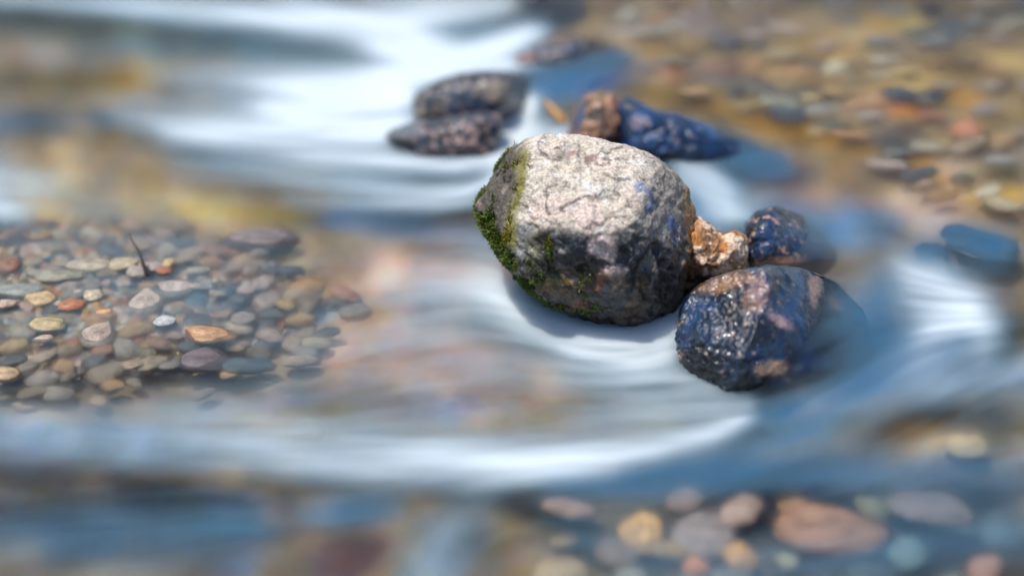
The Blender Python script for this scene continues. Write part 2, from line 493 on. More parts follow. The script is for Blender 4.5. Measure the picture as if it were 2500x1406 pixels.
# colours of the bed: (u, v, ru, rv, turn, colour as seen, blue sky reflections painted in)
BED = [
    (300, 60, 700, 130, 0, (92, 96, 84)), (60, 50, 160, 40, 5, (66, 72, 62)), (60, 140, 170, 50, 0, (150, 134, 116)), (700, 140, 330, 40, 6, (72, 96, 104)),
    (780, 145, 170, 26, 5, (84, 88, 76)), (350, 120, 200, 30, 8, (80, 98, 100)), (370, 185, 150, 46, 3, (118, 92, 34)), (150, 215, 190, 36, 0, (104, 94, 62)),
    (60, 320, 170, 60, 0, (74, 94, 108)), (255, 300, 70, 34, 10, (58, 76, 92)), (260, 400, 330, 80, 4, (164, 146, 120)), (560, 400, 190, 34, 5, (104, 112, 114)),
    (300, 500, 500, 60, 3, (178, 160, 130)), (600, 520, 330, 26, 4, (160, 142, 96)), (960, 440, 260, 60, 3, (140, 146, 140)), (970, 555, 230, 46, 6, (74, 90, 116)), (830, 540, 80, 34, 0, (88, 98, 116)),
    (1050, 680, 250, 110, 0, (212, 174, 154)), (250, 740, 430, 170, 0, (176, 158, 132)), (800, 820, 330, 120, 0, (196, 166, 144)), (1050, 900, 320, 120, 0, (200, 166, 148)),
    (1080, 1000, 180, 40, 0, (146, 138, 148)), (780, 1010, 100, 26, 0, (140, 132, 112)), (720, 790, 120, 24, -12, (84, 124, 154)), (70, 940, 150, 34, -14, (94, 122, 146)), (600, 980, 300, 40, 0, (156, 148, 146)),
    (200, 1080, 500, 60, 3, (120, 132, 146)), (60, 1160, 160, 40, 0, (152, 144, 142)), (300, 1290, 560, 120, 0, (48, 80, 108)), (220, 1340, 190, 46, -10, (64, 84, 104)), (440, 1215, 110, 40, 8, (84, 98, 106)),
    (590, 1250, 80, 46, 8, (96, 116, 142)), (870, 1250, 130, 52, -6, (62, 104, 148)), (700, 1240, 46, 60, 0, (160, 146, 152)), (850, 1370, 140, 76, -8, (160, 122, 128)), (560, 1290, 130, 28, 6, (72, 116, 144)), (570, 1390, 80, 40, 0, (156, 166, 182)), (330, 1330, 60, 30, 0, (130, 128, 130)),
    (1100, 1340, 130, 110, 0, (150, 164, 180)), (1330, 1270, 200, 40, 22, (26, 42, 48)), (1480, 1360, 240, 60, 20, (36, 46, 40)), (1150, 1220, 90, 24, 4, (150, 140, 138)),
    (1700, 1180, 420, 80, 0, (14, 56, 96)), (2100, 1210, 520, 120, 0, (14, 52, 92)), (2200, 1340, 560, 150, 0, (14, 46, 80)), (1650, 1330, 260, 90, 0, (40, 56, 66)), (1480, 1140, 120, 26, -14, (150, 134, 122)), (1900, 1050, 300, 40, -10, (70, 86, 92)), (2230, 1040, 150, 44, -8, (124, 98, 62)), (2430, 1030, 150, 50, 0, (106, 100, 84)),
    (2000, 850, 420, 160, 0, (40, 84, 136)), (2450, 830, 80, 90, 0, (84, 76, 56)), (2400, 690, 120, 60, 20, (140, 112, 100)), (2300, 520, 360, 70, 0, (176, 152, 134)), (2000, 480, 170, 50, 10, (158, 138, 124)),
    (2400, 640, 150, 40, 0, (150, 132, 120)), (1900, 200, 700, 220, 0, (166, 140, 104)), (2300, 250, 420, 180, 0, (170, 146, 112)), (1900, -10, 900, 44, 0, (104, 84, 46)), (2350, 60, 260, 50, 4, (96, 78, 50)), (1500, 40, 170, 30, 0, (112, 104, 90)), (1420, 60, 120, 26, -8, (70, 84, 104)),
    (2350, 420, 300, 60, 14, (140, 124, 100)), (1950, 330, 260, 44, 12, (158, 120, 66)), (1620, 180, 150, 34, 0, (160, 144, 130)), (1640, 240, 150, 24, 14, (150, 116, 66)), (1720, 290, 120, 22, 20, (84, 72, 52)),
    (1400, 210, 150, 50, 0, (30, 74, 124)), (1840, 410, 140, 44, 14, (34, 74, 124)), (1900, 560, 140, 70, 0, (60, 82, 130)), (2100, 560, 120, 60, 0, (90, 112, 140)),
    (1740, 500, 90, 90, 0, (90, 130, 160)), (1150, 90, 110, 50, 0, (120, 150, 160)), (1230, 340, 120, 60, 0, (140, 160, 175)),
]
_r = random.Random(21)
for _ in range(90):                                    # flecks of golden gravel, leaf litter and slate on the upper right bed
    a_, b_ = _r.uniform(1400, 2700), _r.uniform(-60, 620)
    if b_ > 60 + (a_ - 1350) * .45: continue
    BED.append((a_, b_, _r.uniform(40, 130), _r.uniform(14, 36), _r.uniform(-2, 14), _r.choice([(206, 172, 108), (192, 148, 96), (190, 164, 118), (116, 94, 70), (92, 94, 94), (168, 152, 142), (176, 126, 92), (148, 124, 88), (84, 80, 72), (160, 148, 140)])))
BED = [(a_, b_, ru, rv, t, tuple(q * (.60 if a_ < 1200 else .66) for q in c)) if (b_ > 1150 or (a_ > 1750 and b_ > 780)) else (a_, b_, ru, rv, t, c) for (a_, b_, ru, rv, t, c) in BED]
bedc = np.empty(UU.shape + (3,)); bedc[:] = lin((140, 126, 108))
for (a, b, ru, rv, t, c) in BED:
    ct, s_ = math.cos(R(t)), math.sin(R(t))
    x = (UU - a) * ct + (VV - b) * s_; y = -(UU - a) * s_ + (VV - b) * ct
    q = np.sqrt((x / ru) ** 2 + (y / rv) ** 2) + 0.10 * lic2
    g = 1 - sstep(0.25, 1.25, q)
    bedc = mix(bedc, lin(c), g * 0.93)
mott = streak(blur(RNG.normal(size=UU.shape), 5, 2), 9); mott /= mott.std()
mott2 = streak(blur(RNG.normal(size=UU.shape), 3, 2), 4); mott2 /= mott2.std()
warm = np.array([1.0, .92, .74]); cool = np.array([.86, .96, 1.1])
bedc = bedc * np.exp(0.24 * mott + 0.10 * lic3)[..., None] * np.where((mott2 > 0)[..., None], 1 + (warm - 1) * np.abs(mott2)[..., None] * .5, 1 + (cool - 1) * np.abs(mott2)[..., None] * .5)
lum = bedc.mean(axis=2, keepdims=True)
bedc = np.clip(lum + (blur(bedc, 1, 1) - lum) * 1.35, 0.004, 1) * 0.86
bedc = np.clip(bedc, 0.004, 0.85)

# ------------------------------------------------------------------ the ground sheet and the water sheet
def axis(a, b, step, far, grow=1.35):
    c = list(np.arange(a, b + step / 2, step))
    s, x = step, b
    hi = []
    while x < far[1]:
        s *= grow; x += s; hi.append(x)
    s, x = step, a
    lo = []
    while x > far[0]:
        s *= grow; x -= s; lo.append(x)
    return np.array(lo[::-1] + c + hi)

def sheet(step_x, step_y):
    xs = axis(-1.0, 1.0, step_x, (-60, 60))
    ys = axis(0.6, 2.7, step_y, (-60, 90))
    X, Y = np.meshgrid(xs, ys)
    ny, nx = X.shape
    i = np.arange(ny * nx).reshape(ny, nx)
    q = np.stack([i[:-1, :-1], i[:-1, 1:], i[1:, 1:], i[1:, :-1]], -1).reshape(-1, 4)
    return X.ravel(), Y.ravel(), q

def settle(X, Y, zmap):
    z = np.zeros_like(X)
    Yc = np.clip(Y, 0.45, 6.0)
    for _ in range(14):
        u, v, _d = proj(np.stack([X, Yc, z], 1))
        z = 0.5 * z + 0.5 * sample(zmap, u, v)
    u, v, _d = proj(np.stack([X, Yc, z], 1))
    return z, u, v

X, Y, q = sheet(0.0032, 0.0036)
wz, wu, wv = settle(X, Y, LEVEL)
me = new_mesh('water', np.stack([X, Y, wz], 1), q)
attr_float(me, 'foam', sample(foam, wu, wv)); attr_float(me, 'blue', sample(blue, wu, wv)); attr_float(me, 'veil', sample(veil, wu, wv)); attr_float(me, 'turb', sample(TURB, wu, wv))
water = link('water', me, M_WATER)
tag(water, kind='structure')

X, Y, q = sheet(0.005, 0.0055)
bz, bu, bv = settle(X, Y, LEVEL - DEP)
P3 = np.stack([X, Y, 0 * X], 1)
bz = bz + 0.0022 * fbm(P3 * 26, 3, 5) + 0.001 * fbm(P3 * 90, 2, 8) - 0.001
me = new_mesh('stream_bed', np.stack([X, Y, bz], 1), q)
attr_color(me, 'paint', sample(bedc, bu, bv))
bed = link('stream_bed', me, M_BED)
tag(bed, kind='structure')

# ------------------------------------------------------------------ rocks
def rock(name, poly, center, wl, dfront, dback, label, cat, paint, mat=M_WET, sub=6, pw=2.4, wz=None,
         clips=(), amp=(0.006, 0.0025, 0.0009), freq=(14, 45, 130), seed=0, d0=None, group=None, shape=None, sink=None, rough=None):
    """closed solid: outline poly around center, thickness dfront/dback along the view, standing so that it meets the water at pixel wl"""
    V, Fc = ico(sub)
    poly = np.array(poly, float); c = np.array(center, float)
    d = poly - c
    th = np.arctan2(d[:, 1], d[:, 0]); rr = np.hypot(d[:, 0], d[:, 1])
    # dense polar outline
    tt = np.linspace(-math.pi, math.pi, 721)
    Rm = np.zeros(721)
    n = len(poly)
    for k, t in enumerate(tt):
        dr = np.array([math.cos(t), math.sin(t)]); best = 0
        for i in range(n):
            a, b = d[i], d[(i + 1) % n]
            e = b - a
            den_ = dr[0] * e[1] - dr[1] * e[0]
            if abs(den_) < 1e-9: continue
            s = (a[0] * e[1] - a[1] * e[0]) / den_
            h = (a[0] * dr[1] - a[1] * dr[0]) / den_
            if s > 0 and -1e-6 <= h <= 1 + 1e-6: best = max(best, s)
        Rm[k] = best
    ker = np.hanning(11); ker /= ker.sum()
    Rm = np.convolve(np.concatenate([Rm[-6:-1], Rm, Rm[1:6]]), ker, 'valid')
    def radius(t): return np.interp(t, tt, Rm)
    s = np.hypot(V[:, 0], V[:, 1]); wv_ = V[:, 2]
    qn = (np.abs(s) ** pw + np.abs(wv_) ** pw) ** (1 / pw)
    a, b = s / qn, wv_ / qn
    t = np.arctan2(V[:, 1], V[:, 0])
    if d0 is None:
        z_w = float(level(*wl)[0]) if wz is None else wz
        dw = np.array(wl, float) - c
        aw = min(np.hypot(*dw) / radius(math.atan2(dw[1], dw[0])), 1.0)
        bw = (1 - aw ** pw) ** (1 / pw)
        d0 = gdepth(wl[0], wl[1], z_w) + dfront * bw - (float(shape(np.array([float(wl[0])]), np.array([float(wl[1])]), np.array([-1.0]))[0]) if shape is not None else 0)
    px = c[0] + radius(t) * a * np.cos(t); py = c[1] + radius(t) * a * np.sin(t)
    dep_ = d0 + np.where(b < 0, dfront, dback) * b
    if shape is not None: dep_ = dep_ + shape(px, py, b)
    if sink is not None:                                # where the stream slides over it, keep it just under the surface
        msk, under = sink
        front = d0 - dfront * np.abs(b) + (shape(px, py, -np.abs(b)) if shape is not None else 0)
        gd = (level(px, py) - under * (1 + 1.6 * a ** 6) - H) / ray(px, py)[:, 2]
        dep_ = dep_ + np.maximum(gd - front, 0) * msk(px, py)
    P = CAM + ray(px, py) * dep_[:, None]
    C0 = CAM + ray(*c) * d0
    for (nv, dist, k) in clips:                         # soft planar facets
        nv = np.array(nv, float); nv /= np.linalg.norm(nv)
        h = (P - C0) @ nv - dist
        P = P - nv * (np.where(h > 0, h * (1 - k), 0))[:, None]
    # outward winding
    if np.einsum('ij,ij->i', np.cross(P[Fc[:, 1]] - P[Fc[:, 0]], P[Fc[:, 2]] - P[Fc[:, 0]]), P[Fc[:, 0]] - C0).sum() < 0:
        Fc = Fc[:, ::-1]
    N = vnormals(P, Fc)
    Q = P - C0
    disp = amp[0] * fbm(Q * freq[0], 2, seed) + amp[1] * fbm(Q * freq[1], 3, seed + 11, True) + amp[2] * fbm(Q * freq[2], 3, seed + 23)
    edge = np.clip(1.0 - np.abs(N @ FWD), 0, 1)
    calm = (1 - 0.85 * sink[0](px, py)) if sink is not None else 1.0
    if rough is not None: disp = disp + rough(px, py, Q)
    P = P + N * (disp * (1 - 0.5 * edge) * calm)[:, None]
    N = vnormals(P, Fc)
    u, v, _d = proj(P)
    colr, wet = paint(u, v, P, N, Q)
    band = 1 - sstep(.002, .014, P[:, 2] - level(u, v) + .004 * fbm(Q * 60, 2, seed + 5))
    colr = colr * (1 - .5 * band)[:, None]; wet = np.maximum(wet, band)
    origin = np.array([C0[0], C0[1], 0.0])
    me = new_mesh(name, P - origin, Fc)
    attr_color(me, 'paint', np.clip(colr, 0.002, 0.9)); attr_float(me, 'wet', np.clip(wet, 0, 1))
    o = link(name, me, mat)
    o.location = origin
    tag(o, label, cat, group)
    return o, P, N, Fc, u, v, Q

def blob(u, v, a, b, ru, rv, t=0.0, lo=.5, hi=1.1, nz=0):
    ct, s_ = math.cos(R(t)), math.sin(R(t))
    x = (u - a) * ct + (v - b) * s_; y = -(u - a) * s_ + (v - b) * ct
    return 1 - sstep(lo, hi, np.sqrt((x / ru) ** 2 + (y / rv) ** 2) + nz)

# ---- the boulder
B_POLY = [(1262, 366), (1292, 346), (1340, 333), (1400, 337), (1470, 348), (1545, 365), (1600, 390), (1645, 430), (1674, 468), (1688, 510), (1686, 560),
          (1672, 630), (1664, 700), (1654, 742), (1605, 784), (1535, 814), (1465, 796), (1395, 765), (1335, 730), (1284, 688), (1246, 640), (1210, 588), (1180, 545), (1167, 497), (1190, 462), (1212, 428), (1236, 392)]

def boulder_paint(u, v, P, N, Q):
    n1 = fbm(Q * 22, 4, 31); n2 = fbm(Q * 70, 4, 41); n3 = fbm(Q * np.array([60, 160, 160]), 3, 51)
    nn = 0.28 * n1
    col = np.empty((len(u), 3)); col[:] = lin((204, 191, 174))
    col = mix(col, lin((214, 188, 178)), sstep(.0, .7, n1) * .6)                      # pinkish mineral
    col = mix(col, lin((228, 224, 218)), sstep(.1, .7, n2) * .7)
    col = mix(col, lin((120, 106, 100)), sstep(.3, .85, n3) * .6)                # dark grain lines
    ca_, sa_ = math.cos(R(24)), math.sin(R(24))
    A_ = np.stack([Q[:, 0] * ca_ - Q[:, 2] * sa_, Q[:, 1], Q[:, 0] * sa_ + Q[:, 2] * ca_], 1)
    band_ = fbm(A_ * np.array([14, 46, 60]), 3, 141)
    col = mix(col, lin((150, 136, 122)), sstep(.1, .7, band_) * .6)
    crack = sstep(.90, .985, 1 - np.abs(perlin(A_ * np.array([16, 38, 44]) + .6 * n1[:, None], 7))) * sstep(-.1, .4, n1 + .3)
    col = mix(col, lin((58, 48, 42)), crack * .75)
    col = mix(col, lin((150, 118, 112)), blob(u, v, 1425, 385, 50, 22, 10, nz=nn) * sstep(-.2, .5, n2) * .8)
    wet = np.zeros(len(u)) + .12
    # right flank: shade painted grey, blue sky reflection streaks, ochre edge
    rf = sstep(1500, 1600, u + (v - 520) * .35 + 30 * n1)
    col = mix(col, lin((128, 116, 106)), rf * .75); wet = np.maximum(wet, rf * .7)
    st = sstep(-.1, .55, fbm(Q * np.array([45, 30, 18]), 3, 61))
    col = mix(col, lin((36, 88, 150)), blob(u, v, 1590, 510, 130, 46, 50, nz=nn) * st * .95)
    col = mix(col, lin((52, 62, 84)), sstep(1480, 1620, u) * sstep(480, 620, v) * sstep(.0, .5, n2) * .8)
    col = mix(col, lin((150, 104, 40)), sstep(1655, 1688, u + 12 * n1 + (v - 520) * .04) * sstep(420, 470, v) * .8)
    col = mix(col, lin((120, 88, 50)), sstep(1590, 1650, u + 25 * n1) * sstep(600, 720, v + 40 * n1) * .6)
    # front: shade under the lit top, painted as wet navy and black with pale speckle
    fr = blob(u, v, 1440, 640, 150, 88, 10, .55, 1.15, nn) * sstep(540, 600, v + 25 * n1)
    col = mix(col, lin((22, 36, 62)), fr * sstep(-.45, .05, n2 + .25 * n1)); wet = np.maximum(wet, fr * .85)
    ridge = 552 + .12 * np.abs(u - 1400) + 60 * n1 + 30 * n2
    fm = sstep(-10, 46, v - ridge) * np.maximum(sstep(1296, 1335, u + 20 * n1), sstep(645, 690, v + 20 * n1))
    col = mix(col, mix(lin((14, 22, 38))[None], lin((44, 34, 24))[None], sstep(-.3, .3, n1)), fm * sstep(-.6, .0, n2 + .5 * n3) * .93)  # shaded front below the lit ridge, painted dark
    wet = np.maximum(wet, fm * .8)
    pk = blob(u, v, 1475, 610, 44, 36, 30, .5, 1.1, .3 * n2)
    col = mix(col, lin((244, 212, 202)), pk * .97)  # pink patch painted pale like a sunlit facet
    pk2 = blob(u, v, 1500, 675, 46, 22, 35, .5, 1.1, .4 * n2)
    col = mix(col, lin((232, 200, 190)), pk2 * .85)  # second patch, painted pale the same way
    # rounded lobe on the left of the front
    lb = blob(u, v, 1275, 590, 48, 60, -15, .6, 1.1, nn)
    col = mix(col, lin((122, 126, 132)), lb * .8)
    col = mix(col, lin((112, 106, 66)), blob(u, v, 1312, 600, 34, 50, 0, .4, 1.1, nn) * .7)
    col = mix(col, lin((36, 38, 30)), blob(u, v, 1335, 610, 30, 62, -8, .5, 1.1, .3 * n2) * .9)  # shade of the hollow painted in as mossy olive black
    # lower band: brown, rust and moss stain
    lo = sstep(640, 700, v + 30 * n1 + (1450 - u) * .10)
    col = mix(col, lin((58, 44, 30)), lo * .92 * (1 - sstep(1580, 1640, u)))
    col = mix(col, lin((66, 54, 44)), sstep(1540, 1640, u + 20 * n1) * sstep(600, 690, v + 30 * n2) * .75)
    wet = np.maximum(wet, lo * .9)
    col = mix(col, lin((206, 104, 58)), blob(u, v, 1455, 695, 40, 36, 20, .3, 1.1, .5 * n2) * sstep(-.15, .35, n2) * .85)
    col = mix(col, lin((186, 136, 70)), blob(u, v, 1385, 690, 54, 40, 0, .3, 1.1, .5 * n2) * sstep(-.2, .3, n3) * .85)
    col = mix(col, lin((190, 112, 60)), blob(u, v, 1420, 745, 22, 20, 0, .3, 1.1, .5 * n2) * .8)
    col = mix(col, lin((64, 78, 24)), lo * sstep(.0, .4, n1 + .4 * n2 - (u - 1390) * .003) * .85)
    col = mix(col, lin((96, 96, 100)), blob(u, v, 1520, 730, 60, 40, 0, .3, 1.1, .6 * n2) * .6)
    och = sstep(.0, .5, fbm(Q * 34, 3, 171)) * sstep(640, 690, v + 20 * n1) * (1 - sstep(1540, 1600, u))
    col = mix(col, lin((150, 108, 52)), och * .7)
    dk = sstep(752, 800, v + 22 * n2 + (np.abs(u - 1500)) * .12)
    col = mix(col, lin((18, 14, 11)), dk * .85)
    crev = sstep(.25, .75, fbm(Q * np.array([50, 90, 90]), 3, 97, True))  # crevice shade put into the colour of the lower front
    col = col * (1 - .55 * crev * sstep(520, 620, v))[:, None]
    # left facet: dark, mossy, sunlit moss line painted yellow-green
    lf = sstep(20, -22, (u - 1255) + (v - 480) * .18 + 14 * n1)
    col = mix(col, lin((62, 56, 50)), lf * .9 * (1 - sstep(640, 700, v)))
    col = mix(col, lin((150, 134, 120)), lf * sstep(.3, .7, n2) * .5)
    ml = np.exp(-(((u - 1262) + (v - 470) * .17 + 12 * n1) / 14) ** 2) * sstep(352, 380, v) * (1 - sstep(580, 640, v))
    col = mix(col, lin((118, 112, 30)), ml * .9)
    col = mix(col, lin((44, 52, 20)), sstep(12, -10, (u - 1215) - (v - 560) * .5 + 16 * n1) * sstep(500, 560, v) * .85)
    return col, wet

def boulder_shape(px, py, b):
    """relief along the view: broad top slab, ridge, hollow and lobe on the front"""
    front = (b < 0)
    d = np.zeros_like(px)
    d += 0.020 * sstep(540, 420, py) * 1.0                               # the top leans away
    d += 0.016 * np.exp(-(((px - 1345) / 26) ** 2 + ((py - 620) / 62) ** 2))     # dark hollow
    d -= 0.010 * np.exp(-(((px - 1275) / 36) ** 2 + ((py - 590) / 50) ** 2))     # rounded lobe
    d -= 0.006 * np.exp(-(((px - 1480) / 60) ** 2 + ((py - 590) / 40) ** 2))
    d += 0.008 * np.exp(-(((px - 1420) / 70) ** 2 + ((py - 655) / 18) ** 2))
    d += 0.045 * sstep(610, 810, py)                                     # undercut foot
    d += 0.02 * sstep(1262, 1200, px + (py - 480) * .18)                 # left facet falls back
    return np.where(front, d, 0)

def boulder_rough(px, py, Q):
    ca, sa = math.cos(R(24)), math.sin(R(24))
    A = np.stack([Q[:, 0] * ca - Q[:, 2] * sa, Q[:, 1], Q[:, 0] * sa + Q[:, 2] * ca], 1)
    st = fbm(A * np.array([26, 70, 90]), 3, 91, True)
    lumps = fbm(Q * 60, 3, 95)
    knob = np.exp(-(((px - 1472) / 20) ** 2 + ((py - 455) / 10) ** 2)) + .8 * np.exp(-(((px - 1355) / 12) ** 2 + ((py - 428) / 8) ** 2)) + .8 * np.exp(-(((px - 1400) / 26) ** 2 + ((py - 575) / 16) ** 2))
    low = sstep(560, 640, py)
    return 0.0011 * st + 0.003 * knob + low * (0.0026 * lumps + .0022 * st)

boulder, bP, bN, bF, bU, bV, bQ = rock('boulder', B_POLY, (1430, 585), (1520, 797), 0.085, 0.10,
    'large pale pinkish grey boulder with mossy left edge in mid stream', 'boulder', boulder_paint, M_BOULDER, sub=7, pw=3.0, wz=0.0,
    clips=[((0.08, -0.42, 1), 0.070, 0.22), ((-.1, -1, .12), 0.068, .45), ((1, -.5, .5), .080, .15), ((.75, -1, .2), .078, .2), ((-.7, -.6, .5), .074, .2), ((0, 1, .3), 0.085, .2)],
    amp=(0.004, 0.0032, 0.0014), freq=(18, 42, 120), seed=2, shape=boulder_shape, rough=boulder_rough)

# moss tufts on the boulder: many small leaf blades
def grow_moss():
    area = np.abs(bN @ FWD)
    n1 = fbm(bQ * 40, 3, 71)
    m = np.maximum.reduce([
        sstep(0, -14, (bU - 1216) - np.maximum(bV - 545, 0) * .48 + np.maximum(500 - bV, 0) * .0 + 10 * n1) * sstep(440, 520, bV) * 1.0,
        np.exp(-(((bU - 1262) + (bV - 470) * .17 + 12 * n1) / 11) ** 2) * sstep(352, 380, bV) * (1 - sstep(580, 640, bV)) * .9,
        blob(bU, bV, 1290, 680, 55, 50, 50, .5, 1.1, .3 * n1),
        blob(bU, bV, 1428, 700, 22, 40, 0, .4, 1.1, .4 * n1) * .8,
        blob(bU, bV, 1345, 720, 70, 30, 24, .4, 1.1, .4 * n1), blob(bU, bV, 1340, 610, 22, 40, 0, .4, 1.1, .5 * n1) * .5, blob(bU, bV, 1440, 755, 60, 18, 0, .4, 1.1, .5 * n1) * .6,
        sstep(0, -10, (bU - 1240) - (430 - bV) * .35 + 12 * n1) * sstep(470, 400, bV) * .35])
    m *= (bP[:, 2] > 0.0) & ((bP - CAM) @ FWD < 1.62)
    m *= sstep(-.25, .15, n1)
    idx = np.nonzero(m > 0.12)[0]
    rng = np.random.default_rng(5)
    pick = rng.choice(idx, size=19000, p=m[idx] / m[idx].sum())
    V, Fc, Cc = [], [], []
    for i in pick:
        n = bN[i]; p = bP[i] + rng.normal(size=3) * .0006
        d = n + rng.normal(size=3) * .55 + np.array([0, 0, .35]); d /= np.linalg.norm(d)
        s = np.cross(d, rng.normal(size=3)); s /= np.linalg.norm(s)
        L = rng.uniform(.0018, .0052); wd = rng.uniform(.0004, .0009)
        k = len(V)
        V += [p - s * wd - n * .0006, p + s * wd - n * .0006, p + d * L * .6 + s * wd * .8, p + d * L + rng.normal(size=3) * .0004]
        Fc += [(k, k + 1, k + 2), (k, k + 2, k + 3)]
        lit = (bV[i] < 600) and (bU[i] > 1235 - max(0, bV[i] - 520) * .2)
        base = lin((150, 138, 36)) if lit else lin((92, 112, 32))  # sunlit moss given a yellower colour than the rest
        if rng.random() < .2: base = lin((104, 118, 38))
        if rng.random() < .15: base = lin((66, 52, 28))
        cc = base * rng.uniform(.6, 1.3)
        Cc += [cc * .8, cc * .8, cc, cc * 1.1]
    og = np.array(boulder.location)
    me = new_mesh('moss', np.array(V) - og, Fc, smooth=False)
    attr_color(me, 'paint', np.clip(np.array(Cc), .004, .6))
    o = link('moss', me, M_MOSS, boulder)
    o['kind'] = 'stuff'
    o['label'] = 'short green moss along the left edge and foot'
grow_moss()

# ---- painters for the other stones
def wet_paint(dark, mid, light, amount=.35, f=60, seed=0, wetv=.9, ochre=None, deep=None, stretch=(1, 1, 1)):
    def fn(u, v, P, N, Q):
        n1 = fbm(Q * 24, 3, seed + 1); n2 = fbm(Q * f * np.array(stretch), 4, seed + 2); n3 = fbm(Q * f * 2.2, 2, seed + 3)
        col = np.empty((len(u), 3)); col[:] = lin(dark)
        col = mix(col, lin(mid), sstep(-.5, .5, n1))  # on the blue stones, mid carries their sky sheen as colour
        col = mix(col, lin(light), sstep(1 - 1.6 * amount, 1.25 - 1.2 * amount, n2 * .8 + n3 * .45 + .25) * .9)
        wet = np.full(len(u), wetv)
        if deep is not None: col = mix(col, mix(lin((10, 26, 52))[None], lin((26, 62, 108))[None], sstep(-.3, .4, n1)), .85 * deep(u, v))  # submerged part painted with the sliding water's blue sky reflection
        if ochre is not None:
            for (c, a, b, ru, rv, t, s) in ochre:
                col = mix(col, lin(c), blob(u, v, a, b, ru, rv, t, .4, 1.1, .35 * n2) * s)
        return col, wet
    return fn

rock('stone', [(1640, 600), (1652, 560), (1680, 534), (1702, 531), (1728, 548), (1750, 568), (1770, 574), (1792, 567), (1818, 580), (1824, 605), (1820, 640), (1832, 668), (1812, 708), (1750, 730), (1690, 730), (1650, 712), (1640, 650)],
     (1732, 636), (1700, 728), 0.036, 0.03, 'small tan and rust brown dry stone wedged against the right side of the boulder', 'stone',
     wet_paint((120, 84, 56), (196, 150, 108), (236, 208, 180), .5, 60, 5, .2, ochre=[((196, 126, 56), 1690, 580, 22, 36, -30, .6), ((186, 112, 46), 1768, 606, 10, 24, 0, .8), ((216, 190, 170), 1795, 596, 20, 16, 0, .8), ((14, 11, 9), 1740, 694, 100, 46, -8, .97)]),  # the black patch paints shade below the stone's lit top
     M_BOULDER, sub=6, pw=2.3, wz=.002, amp=(.002, .0028, .0012), freq=(30, 75, 170), seed=8, shape=lambda px, py, b: np.where(b < 0, .016 * sstep(625, 690, py), 0))

rock('stone', [(1655, 800), (1662, 765), (1690, 715), (1740, 685), (1800, 664), (1880, 648), (1960, 655), (2040, 690), (2110, 760), (2140, 850), (2100, 930), (2010, 985), (1920, 1000), (1850, 985), (1790, 960), (1735, 940), (1700, 915), (1665, 880), (1653, 840)],
     (1830, 820), (1760, 945), 0.06, 0.09, 'big dark wet stone at lower right, its right half under sliding blue water', 'stone',
     wet_paint((12, 18, 28), (32, 58, 92), (190, 152, 128), .19, 80, 12, 1.0,
               ochre=[((12, 10, 9), 1715, 885, 84, 62, 32, .92), ((150, 112, 76), 1770, 690, 90, 26, -14, .7), ((200, 150, 120), 1850, 720, 40, 60, 20, .35), ((216, 176, 146), 1890, 900, 50, 22, -10, .8), ((200, 160, 150), 1900, 780, 46, 16, 30, .6), ((200, 150, 130), 1990, 700, 16, 60, 5, .5), ((190, 140, 120), 2040, 740, 30, 16, 30, .5)], deep=lambda u, v: sstep(1850, 1980, u + (v - 820) * .25)),  # first, black patch paints the shaded lower-left face
     sink=(lambda u, v: sstep(1800, 2090, u + (v - 820) * .25), .009), clips=[((-.5, -.45, .75), .042, .1), ((-.8, -.6, -.05), .050, .15), ((.1, -.75, .65), .050, .2)], sub=7, pw=2.5, wz=.002, amp=(.005, .0018, .0014), freq=(22, 50, 120), rough=lambda px, py, Q: .0042 * fbm(Q * np.array([60, 60, 120]), 2, 77, True) * sstep(800, 850, py + (px - 1740) * -.25) * (1 - sstep(1760, 1830, px)), seed=17, shape=lambda px, py, b: np.where(b < 0, .03 * sstep(1830, 2150, px), 0))

rock('stone', [(1815, 590), (1822, 545), (1850, 512), (1890, 505), (1960, 525), (2010, 560), (2040, 610), (2020, 660), (1950, 680), (1880, 675), (1825, 660), (1812, 625)],
     (1900, 600), (1830, 660), 0.04, 0.05, 'blue grey wet stone just right of the small tan stone, fading under water', 'stone',
     wet_paint((18, 26, 40), (38, 62, 96), (184, 146, 126), .26, 95, 22, 1.0, ochre=[((190, 130, 90), 1900, 645, 80, 22, 0, .7), ((14, 18, 24), 1835, 545, 14, 50, 25, .7)]),
     sink=(lambda u, v: sstep(1860, 2030, u), .008), sub=6, wz=.012, amp=(.004, .0018, .001), freq=(26, 60, 150), seed=23)

rock('stone', [(1388, 345), (1396, 305), (1408, 265), (1430, 238), (1462, 226), (1500, 230), (1520, 245), (1530, 275), (1534, 320), (1530, 370), (1500, 395), (1440, 395), (1395, 380)],
     (1462, 312), (1440, 395), 0.045, 0.035, 'upright ribbed copper brown stone just behind the boulder top', 'stone',
     wet_paint((34, 24, 20), (120, 84, 62), (214, 160, 118), .42, 80, 32, .9, ochre=[((60, 80, 112), 1412, 285, 16, 60, 12, .6), ((18, 20, 24), 1512, 310, 12, 60, 0, .8), ((120, 96, 40), 1465, 234, 40, 10, 0, .7)], stretch=(1.4, 1.4, .45)),
     sub=6, wz=.0, amp=(.003, .0022, .0014), freq=(24, 70, 160), seed=33)

